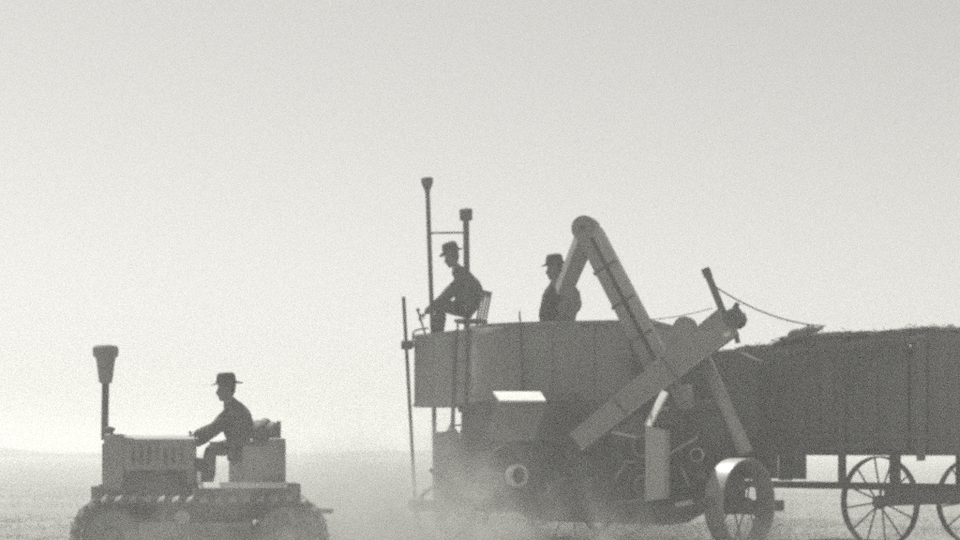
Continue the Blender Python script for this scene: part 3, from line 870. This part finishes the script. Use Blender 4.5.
fill = MB(); na, nb2 = 46, 24
for i in range(na + 1):
    for j in range(nb2 + 1):
        a = 0.02 + (wlen - 0.04) * i / na; b = 0.03 + 1.78 * j / nb2
        hgt = 0.02 + 0.05 * noise.noise(Vector((a * 1.5, b * 0.9, 2))) + 0.05 * noise.noise(Vector((a * 4.0, b * 3.0, 5))) + 0.03 * noise.noise(Vector((a * 11, b * 9, 1)))
        hgt += 0.07 * smooth01((a - 0.9) / 0.3) * smooth01((2.4 - a) / 0.6)
        fill.v.append(W(a, b, wtop(a) + hgt))
for i in range(na):
    for j in range(nb2):
        k = i * (nb2 + 1) + j; fill.f.append([k, k + nb2 + 1, k + nb2 + 2, k + 1]); fill.m.append(0)
tag(part('straw_bed', fill, 'darkstraw', None), 'packed straw filling the box of the boarded wagon', None, None, 'stuff')
# a tied bundle lying on the straw
bp0, bp1 = P(788, 335.5, 24.85), P(823, 327.5, 24.6)
bm_ = MB(); pts = [bp0.lerp(bp1, i / 10) + Vector((0, 0, 0.01 * math.sin(i * 1.3))) for i in range(11)]
bm_.tube(pts, [0.02, 0.045, 0.058, 0.05, 0.06, 0.058, 0.05, 0.056, 0.04, 0.025, 0.012], 9)
bun = part('straw_bundle', bm_, 'darkstraw', None)
tag(bun, 'long dark tied bundle lying on top of the wagon straw', 'bundle')
for i in (3, 6): part('tie', MB().lathe(pts[i], bp1 - bp0, [(0.062, -0.008), (0.066, 0), (0.062, 0.008)], 12), 'rope', bun)

rope('stay_rope', C(715.5, 287, cv1 - 0.05), P(825, 326, 24.6), 0.10, 0.009, 'slack rope running from the raised boom down to the wagon load')
rope('guy_wire', C(641, 320, ev + 0.16), C(712, 308, cv1), 0.03, 0.006, 'thin wire stretched from the tall elevator to the conveyor head')

# ================================================================== CRAWLER TRACTOR
TY = 22.5
def T(px, py, dy=0.0): return P(px, py, TY + dy)
GZT = -0.2
tractor = thing('crawler_tractor', (-3.1, 23.1, GZT), 'grey open-seat crawler tractor on steel tracks with a tall funnel-topped stack', 'tractor')
RR = 0.43; xr = T(325, 540).x - RR - 0.03; xf = xr - 1.95
zc = GZT + RR - 0.02
def loop_pt(s):
    Ls = xr - xf; per = 2 * Ls + 2 * math.pi * RR; s %= per
    if s < Ls: return Vector((xf + s, 0, zc + RR - 0.012 * math.sin(math.pi * s / Ls))), 0.0
    s -= Ls
    if s < math.pi * RR: a = s / RR; return Vector((xr + RR * math.sin(a), 0, zc + RR * math.cos(a))), a
    s -= math.pi * RR
    if s < Ls: return Vector((xr - s, 0, zc - RR)), math.pi
    s -= Ls; a = math.pi + s / RR
    return Vector((xf + RR * math.sin(a), 0, zc + RR * math.cos(a))), a
per = 2 * (xr - xf) + 2 * math.pi * RR
NS = round(per / 0.156)
shoe_src = None
def make_track(y0, w):
    global shoe_src
    yc = y0 + w / 2
    # chain: links as one ribbon
    mb = MB(); n = 120
    for i in range(n):
        p, a = loop_pt(per * i / n); nrm = Vector((math.sin(a), 0, math.cos(a)))
        for yy, dd in ((yc - 0.10, 0.0), (yc + 0.10, 0.0), (yc + 0.10, -0.07), (yc - 0.10, -0.07)):
            q = p + nrm * dd; mb.v.append(Vector((q.x, yy, q.z)))
    for i in range(n):
        k, k2 = i * 4, ((i + 1) % n) * 4
        for j in range(4): mb.f.append([k + j, k + (j + 1) % 4, k2 + (j + 1) % 4, k2 + j]); mb.m.append(0)
    tr = part('track', mb, 'iron', tractor)
    if shoe_src is None:
        s = MB(); X, Y_, Z_ = Vector((1, 0, 0)), Vector((0, 1, 0)), Vector((0, 0, 1))
        s.box((0, 0, 0.012), (0.145, w, 0.022)); s.hexa([(0.03, -w / 2, 0.02), (0.07, -w / 2, 0.02), (0.07, w / 2, 0.02), (0.03, w / 2, 0.02)], [(0.045, -w / 2, 0.040), (0.060, -w / 2, 0.040), (0.060, w / 2, 0.040), (0.045, w / 2, 0.040)])
        s.cur = 1  # slanted ends in the lighter steel make the sunlit dashes along the track
        for e in (-1, 1):
            y0_, y1_ = e * w / 2, e * (w / 2 + 0.045)
            s.hexa([(-0.02, y0_, -0.03), (0.065, y0_, -0.03), (0.065, y1_, -0.035), (-0.02, y1_, -0.035)], [(0.0, y0_, 0.020), (0.065, y0_, 0.046), (0.05, y1_, 0.0), (0.03, y1_, -0.01)])
        me = s.mesh('track_shoe'); me.materials.append(M['track']); me.materials.append(M['sunlit_edge'])
        shoe_src = bpy.data.objects.new('track_shoe', me)
    for i in range(NS):
        p, a = loop_pt(per * (i + 0.35) / NS)
        o = shoe_src.copy(); o.name = 'track_shoe'; col.objects.link(o); o.parent = tr
        o.matrix_local = Matrix.Translation(Vector((p.x, yc, p.z)) - Vector(tractor.location)) @ Matrix.Rotation(a, 4, 'Y')
    # side frame, rollers, wheels
    part('roller_frame', MB().box(((xf + xr) / 2 - 0.05, yc, zc - 0.02), (xr - xf - 0.35, 0.22, 0.20)), 'tractor', tr, bevel=0.02)
    part('frame_cover', MB().box(((xf + xr) / 2 - 0.05, yc - 0.135, zc + 0.02), (1.25, 0.04, 0.28)), 'tractor', tr, bevel=0.012)
    for i in range(5):
        x = xf + 0.3 + i * (xr - xf - 0.6) / 4
        part('track_roller', MB().lathe((x, yc - 0.13, zc - 0.24), (0, 1, 0), [(0.05, 0), (0.10, 0.01), (0.10, 0.07), (0.075, 0.08), (0.075, 0.18), (0.10, 0.19), (0.10, 0.25), (0.05, 0.26)], 20), 'iron', tr)
    for x in (xf + 0.55, xr - 0.6):
        part('carrier_roller', MB().lathe((x, yc - 0.13, zc + 0.27), (0, 1, 0), [(0.03, 0), (0.07, 0.01), (0.07, 0.25), (0.03, 0.26)], 18), 'iron', tr)
    idl = part('idler_wheel', MB().lathe((xf, yc - 0.09, zc), (0, 1, 0), [(0.30, 0), (0.335, 0), (0.335, 0.18), (0.30, 0.18)], 40, closed=True), 'iron', tr)
    part('wheel_disc', MB().lathe((xf, yc - 0.04, zc), (0, 1, 0), [(0.05, -0.08), (0.09, -0.06), (0.11, 0.0), (0.31, 0.02), (0.31, 0.05), (0.05, 0.08)], 32), 'tractor', idl)
    sp_ = part('drive_sprocket', MB().lathe((xr, yc - 0.07, zc), (0, 1, 0), [(0.06, -0.10), (0.13, -0.08), (0.15, 0.0), (0.24, 0.03), (0.26, 0.0), (0.33, 0.0), (0.33, 0.10), (0.06, 0.12)], 40), 'tractor', tr)
    for i in range(24):
        a = 2 * math.pi * i / 24
        part('sprocket_tooth', MB().box((xr + 0.35 * math.sin(a), yc - 0.02, zc + 0.35 * math.cos(a)), (0.04, 0.09, 0.06), (Vector((math.cos(a), 0, -math.sin(a))), Vector((0, 1, 0)), Vector((math.sin(a), 0, math.cos(a))))), 'iron', sp_)
    part('hub_cap', MB().lathe((xr, yc - 0.20, zc), (0, 1, 0), [(0.03, 0), (0.07, 0.015), (0.08, 0.06)], 18), 'rimsteel', sp_)
    return tr
make_track(TY - 0.17, 0.34)
make_track(TY + 1.13, 0.34)
# a pale inspection plate on the near roller frame
part('round_plate', MB().lathe(T(178, 518, -0.17), (0, 1, 0), [(0.07, -0.015), (0.085, 0.0), (0.085, 0.04)], 20), 'sheet', tractor)
part('frame_highlight', MB().bar(T(283, 511, -0.21), T(290, 524, -0.21), 0.05, 0.06), 'sheet', tractor)  # light-toned bar added as a painted highlight near the rear hub

def tb(name, x0, x1, y0, y1, d0, d1, m, bevel=0.012, parent=None):
    """box given by its pixels on its near face and depths behind the near track"""
    a, b = T(x0, y1, d0), T(x1, y0, d0)
    return part(name, MB().box(((a.x + b.x) / 2, TY + (d0 + d1) / 2, (a.z + b.z) / 2), (abs(b.x - a.x), d1 - d0, abs(b.z - a.z))), m, parent or tractor, bevel=bevel)
# main frame and engine
tb('main_frame', 100, 300, 484, 520, 0.28, 0.95, 'iron')
tb('engine_block', 126, 190, 455, 486, 0.42, 0.82, 'iron', 0.02)
for i in range(4):
    x = 134 + 15 * i
    part('manifold_pipe', MB().tube([T(x, 470, 0.36), T(x, 458, 0.34), T(x + 5, 452, 0.40)], 0.028, 8), 'iron', tractor)
part('carburettor', MB().lathe(T(160, 475, 0.33), (0, 0, 1), [(0.03, 0), (0.06, 0.02), (0.06, 0.10), (0.03, 0.13)], 12), 'hair', tractor)
part('magneto', MB().box(T(181, 470, 0.34), (0.14, 0.12, 0.12)), 'iron', tractor, bevel=0.02)
# bonnet with rounded shoulders
def bonnet():
    mb = MB(); x0, x1 = T(124, 440, 0.35).x, T(195, 440, 0.35).x
    zt = CAM_Z + (HORIZON - 437) * (TY + 0.45) / F; zb = CAM_Z + (HORIZON - 470) * (TY + 0.3) / F
    y0, y1 = TY + 0.24, TY + 1.0
    sec = [(y0, zb), (y0, zt - 0.10), (y0 + 0.02, zt - 0.05), (y0 + 0.06, zt - 0.015), (y0 + 0.14, zt), ((y0 + y1) / 2, zt + 0.02)]
    sec = sec + [(y0 + y1 - y, z) for y, z in reversed(sec[:-1])]
    n = len(sec); m = 12
    for i in range(m + 1):
        x = x0 + (x1 - x0) * i / m
        for y, z in sec: mb.v.append(Vector((x, y, z + 0.004 * noise.noise(Vector((x * 4, y * 4, z * 4))))))
    for i in range(m):
        for j in range(n - 1): mb.f.append([i * n + j, (i + 1) * n + j, (i + 1) * n + j + 1, i * n + j + 1]); mb.m.append(0)
    mb.f.append(list(range(n))); mb.m.append(0); mb.f.append([m * n + j for j in range(n)]); mb.m.append(0)
    return mb
bon = part('bonnet', bonnet(), 'tractor', tractor)
for i in range(7):
    x = 133 + 8 * i
    part('louvre', MB().bar(T(x, 447, 0.225), T(x, 464, 0.225), 0.03, 0.02), 'iron', bon)
for y in (440.5, 468):
    part('bonnet_moulding', MB().bar(T(124, y, 0.232), T(195, y, 0.232), 0.02, 0.025), 'tractor', bon)
rad_ = tb('radiator', 104, 123, 434, 490, 0.20, 1.05, 'tractor', 0.03)
xr0 = T(104, 440, 0.2).x
for i in range(14):
    part('core_fin', MB().box((xr0 - 0.012, TY + 0.27 + 0.055 * i, 1.0), (0.02, 0.012, 0.50)), 'iron', rad_)
part('filler_cap', MB().lathe(Vector((T(113, 434, 0.6).x, TY + 0.6, 1.345)), (0, 0, 1), [(0.05, 0), (0.05, 0.05), (0.07, 0.055), (0.07, 0.085), (0.02, 0.10)], 16), 'iron', rad_)
tb('front_bumper', 92, 103, 486, 506, 0.25, 1.0, 'iron')
# exhaust stack with its tapering silencer
st = part('exhaust_stack', MB().tube([T(110, 440, 0.75), T(111, 380, 0.75)], 0.042, 10), 'iron', tractor)
part('stack_silencer', MB().lathe(T(111, 384, 0.75), (0, 0, 1), [(0.045, 0), (0.075, 0.015), (0.088, 0.12), (0.105, 0.25), (0.115, 0.30), (0.145, 0.32), (0.148, 0.41), (0.13, 0.435), (0.04, 0.455)], 24), 'tractor', st)
# dash, levers, floor
tb('dash_panel', 186, 194, 441, 484, 0.28, 0.98, 'tractor')
part('clutch_lever', MB().tube([T(200, 486, 0.62), T(193, 437, 0.55), T(192.5, 431, 0.55)], 0.016, 8), 'iron', tractor)
part('clutch_lever', MB().tube([T(203, 486, 0.82), T(197, 448, 0.85), T(196, 440, 0.85)], 0.016, 8), 'iron', tractor)
tb('brake_housing', 193, 206, 458, 484, 0.40, 0.85, 'iron', 0.02)
fd = tb('fender_deck', 194, 283, 483.5, 487, -0.12, 1.35, 'sheet', 0.004)
e0, e1 = T(195, 484, -0.12), T(283, 484, -0.12)
part('deck_highlight', MB().hexa([e0, e1, e1 + Vector((0, -0.05, -0.045)), e0 + Vector((0, -0.05, -0.045))], [q_ + Vector((0, 0.02, 0.02)) for q_ in (e0, e1, e1 + Vector((0, -0.05, -0.045)), e0 + Vector((0, -0.05, -0.045)))]), 'pale', tractor)  # pale sloped strip added to stand for the sunlit edge of the deck
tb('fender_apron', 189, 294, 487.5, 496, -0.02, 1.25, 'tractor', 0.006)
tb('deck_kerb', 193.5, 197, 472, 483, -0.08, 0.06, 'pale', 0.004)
# seat: sides, cushion, buttoned back
seat = tb('seat_box', 227, 281, 462, 483.4, 0.14, 1.10, 'tractor', 0.015)
tb('seat_cushion', 226, 264, 452, 462, 0.22, 1.02, 'leather', 0.03, seat)
tb('seat_side', 240, 281.5, 446, 483, 0.08, 0.135, 'tractor', 0.02, seat)
tb('seat_side', 254, 281.5, 440, 483, 1.10, 1.155, 'tractor', 0.02, seat)
tb('fuel_tank', 266, 283, 438, 484, 0.06, 1.16, 'tractor', 0.03)
part('arm_rest', MB().bar(T(208, 443.5, 0.14), T(256, 443, 0.14), 0.06, 0.045), 'leather', seat, bevel=0.012)
part('arm_rest_post', MB().bar(T(231, 444, 0.14), T(231, 466, 0.14), 0.035, 0.035), 'iron', seat)
for i, (x, y, w, h, dy) in enumerate(((259, 432, 0.09, 0.12, 0.30), (267, 430, 0.10, 0.14, 0.55), (261, 431, 0.09, 0.13, 0.80), (273, 431, 0.08, 0.11, 0.42))):
    part('back_roll', MB().ell(T(x, y, dy), (Vector((1, 0, 0)), Vector((0, 1, 0)), Zv), (w, 0.17, h), 16, 10), 'leather', seat, smooth=True)
tb('back_post', 275, 279.5, 421, 440, 0.20, 0.26, 'iron', 0.006, seat)
tb('drawbar', 292, 335, 509, 514, 0.55, 0.72, 'iron')

# ================================================================== PEOPLE
vx = Vector((1, 0, 0)); vy = Vector((0, 1, 0))
def joints(base_, lat, **k): k['base'] = base_; k['lat'] = lat; return k

# driver of the tractor, facing left, arm out to the lever
D = lambda x, y, dy: T(x, y, dy)
mid = 0.58
driver = build_person('driver in brimmed hat and dark shirt sitting on the crawler tractor, arm held out', 'person', joints(
    T(240, 462, mid), -vy,
    pelvis=D(243, 442, mid), chest=D(239, 416, mid), neck=D(232.5, 402.5, mid), head=D(229, 389.5, mid), up=Vector((-0.06, 0, 1)).normalized(), face=Vector((-1, -0.15, -0.05)).normalized(),
    sh_l=D(235, 410.5, mid - 0.19), el_l=D(214, 429, mid - 0.26), wr_l=D(199, 434, mid - 0.10),
    sh_r=D(237, 410.5, mid + 0.19), el_r=D(219, 430, mid + 0.26), wr_r=D(203, 443, mid + 0.22),
    hp_l=D(240, 447, mid - 0.10), kn_l=D(211, 449, mid - 0.16), an_l=D(210, 477, mid - 0.16), toe_l=D(200, 481.5, mid - 0.18),
    hp_r=D(240, 447, mid + 0.10), kn_r=D(213, 450, mid + 0.18), an_r=D(213, 477, mid + 0.18), toe_r=D(203, 481.5, mid + 0.20),
    pn_l=Vector((-0.2, 0.2, -1)), pn_r=Vector((-0.2, -0.2, -1))), 'shirt', 'trousers', 0.0, 1.55, 1.08, crown=0.9, brim=1.08)

# the tractor swings a little towards the camera
_c = Vector((-3.1, 23.1, 0)); _r = Matrix.Rotation(R(6), 4, 'Z')
for o_ in (tractor, driver):
    o_.location = _c + _r @ (Vector(o_.location) - _c) + Vector((-0.03, 0, 0)); o_.rotation_euler = (0, 0, R(6))

# operator on the combine's platform, leaning forward over his knees
D = lambda x, y, v: C(x, y, v)
mv = 2.40
build_person('operator in brimmed hat hunched forward on the platform chair between the two stacks', 'person', joints(
    C(470, 322, mv), -V,
    pelvis=D(474.5, 309, mv), chest=D(467.5, 284.5, mv), neck=D(457, 269.5, mv), head=D(452, 257, mv), up=(Vector((-0.16, 0, 1)) ).normalized(), face=(-U + Zv * -0.28).normalized(),
    bow=U * 0.03,
    sh_l=D(462, 280, mv - 0.18), el_l=D(444, 298, mv - 0.24), wr_l=D(427, 312, mv - 0.10),
    sh_r=D(463, 280, mv + 0.18), el_r=D(447, 297, mv + 0.22), wr_r=D(437, 306, mv + 0.14),
    hp_l=D(470, 312, mv - 0.10), kn_l=D(441, 304, mv - 0.15), an_l=D(439, 338, mv - 0.15), toe_l=D(430, 344, mv - 0.18),
    hp_r=D(470, 312, mv + 0.10), kn_r=D(440, 306, mv + 0.15), an_r=D(437, 338, mv + 0.15), toe_r=D(428, 344, mv + 0.18),
    hd_l=Vector((-0.8, 0.1, -0.55)), pn_l=Vector((-0.5, 0.3, -0.8))), 'shirt', 'trousers', 0.14, 1.55, 1.08, crown=0.98, brim=1.0)

# man standing in the grain tank beside the spout
mv = 0.80
build_person('man in felt hat and dark sleeves standing in the grain tank beside the spout', 'person', joints(
    C(562, 400, mv), -V,
    pelvis=D(563, 322, mv), chest=D(560.5, 294, mv), neck=D(557, 279.5, mv), head=D(555, 269.5, mv), up=Vector((-0.04, 0, 1)).normalized(), face=(-U - V * 0.25 + Zv * -0.1).normalized(),
    sh_l=D(551.5, 287, mv - 0.17), el_l=D(546, 308, mv - 0.22), wr_l=D(542, 327, mv - 0.26),
    sh_r=D(570, 287, mv + 0.12), el_r=D(577.5, 304, mv + 0.05), wr_r=D(568, 318, mv - 0.14),
    hp_l=D(559, 328, mv - 0.10), kn_l=D(557, 361, mv - 0.11), an_l=D(560, 394, mv - 0.11), toe_l=D(550, 399, mv - 0.14),
    hp_r=D(566, 328, mv + 0.10), kn_r=D(566, 361, mv + 0.12), an_r=D(568, 394, mv + 0.12), toe_r=D(558, 399, mv + 0.14)), 'paleshirt', 'trousers', 0.05, 1.36, 1.05, arm_mat='coat', crown=0.95, brim=1.02)

# ================================================================== AIR: haze and raised dust
def volume_box(name, lo, hi, nodes):
    mb = MB().box([(a + b) / 2 for a, b in zip(lo, hi)], [b - a for a, b in zip(lo, hi)])
    m = bpy.data.materials.new(name); m.use_nodes = True
    nt = m.node_tree; nt.nodes.clear()
    out = nt.nodes.new('ShaderNodeOutputMaterial'); pv = nt.nodes.new('ShaderNodeVolumePrincipled')
    pv.inputs['Color'].default_value = (0.99, 0.99, 0.97, 1); pv.inputs['Anisotropy'].default_value = 0.25
    if name == 'dust_cloud': pv.inputs['Color'].default_value = (0.64, 0.64, 0.61, 1)
    nt.links.new(pv.outputs[0], out.inputs['Volume'])
    nodes(nt, pv)
    o = part(name, mb, m, None)
    return o, m
def even(nt, pv): pv.inputs['Density'].default_value = 0.0052
hz, hm = volume_box('haze', (-4200, -320, -1.5), (4200, 6200, 7.5), even)
tag(hz, 'pale dusty haze over the whole field', None, None, 'stuff')

def cloud(nt, pv):
    n = nt.nodes; l = nt.links
    g = n.new('ShaderNodeNewGeometry')
    sx = n.new('ShaderNodeSeparateXYZ'); l.new(g.outputs['Position'], sx.inputs[0])
    def math_(op, a, b=None, c=None):
        k = n.new('ShaderNodeMath'); k.operation = op
        for i, x in enumerate((a, b, c)):
            if x is None: continue
            if isinstance(x, (int, float)): k.inputs[i].default_value = x
            else: l.new(x, k.inputs[i])
        return k.outputs[0]
    def puff(cx, cy, rx, ry, h, amp):
        dx = math_('DIVIDE', math_('SUBTRACT', sx.outputs[0], cx), rx); dy = math_('DIVIDE', math_('SUBTRACT', sx.outputs[1], cy), ry)
        r2 = math_('ADD', math_('MULTIPLY', dx, dx), math_('MULTIPLY', dy, dy))
        zz = math_('DIVIDE', math_('MAXIMUM', math_('ADD', sx.outputs[2], 0.1), 0.0), h)
        e = math_('EXPONENT', math_('MULTIPLY', math_('ADD', r2, math_('MULTIPLY', zz, zz)), -1.0))
        return math_('MULTIPLY', e, amp)
    puffs = [puff(-0.4, 24.0, 1.5, 1.2, 0.90, 2.2), puff(1.2, 23.3, 1.9, 0.7, 0.42, 2.8), puff(2.4, 23.6, 0.9, 0.6, 0.30, 1.0),
             puff(-3.0, 21.4, 2.2, 0.7, 1.3, 0.42), puff(-1.2, 26.5, 1.9, 2.4, 1.2, 0.65), puff(-1.5, 23.4, 1.0, 1.5, 0.7, 0.8), puff(3.2, 25.0, 0.9, 0.5, 0.6, 1.3)]
    tot = puffs[0]
    for q_ in puffs[1:]: tot = math_('ADD', tot, q_)
    nz = n.new('ShaderNodeTexNoise'); nz.inputs['Scale'].default_value = 1.6; nz.inputs['Detail'].default_value = 6; nz.inputs['Distortion'].default_value = 0.6; nz.inputs['Roughness'].default_value = 0.6
    l.new(g.outputs['Position'], nz.inputs[0])
    mr = n.new('ShaderNodeMapRange'); mr.inputs['From Min'].default_value = 0.40; mr.inputs['From Max'].default_value = 0.62; l.new(nz.outputs[0], mr.inputs[0])
    l.new(math_('MULTIPLY', tot, mr.outputs[0]), pv.inputs['Density'])
du, dm = volume_box('dust_cloud', (-7.0, 19.5, -0.6), (6.0, 31.5, 2.6), cloud)
tag(du, 'pale dust raised around the wheels and tracks', None, None, 'stuff')
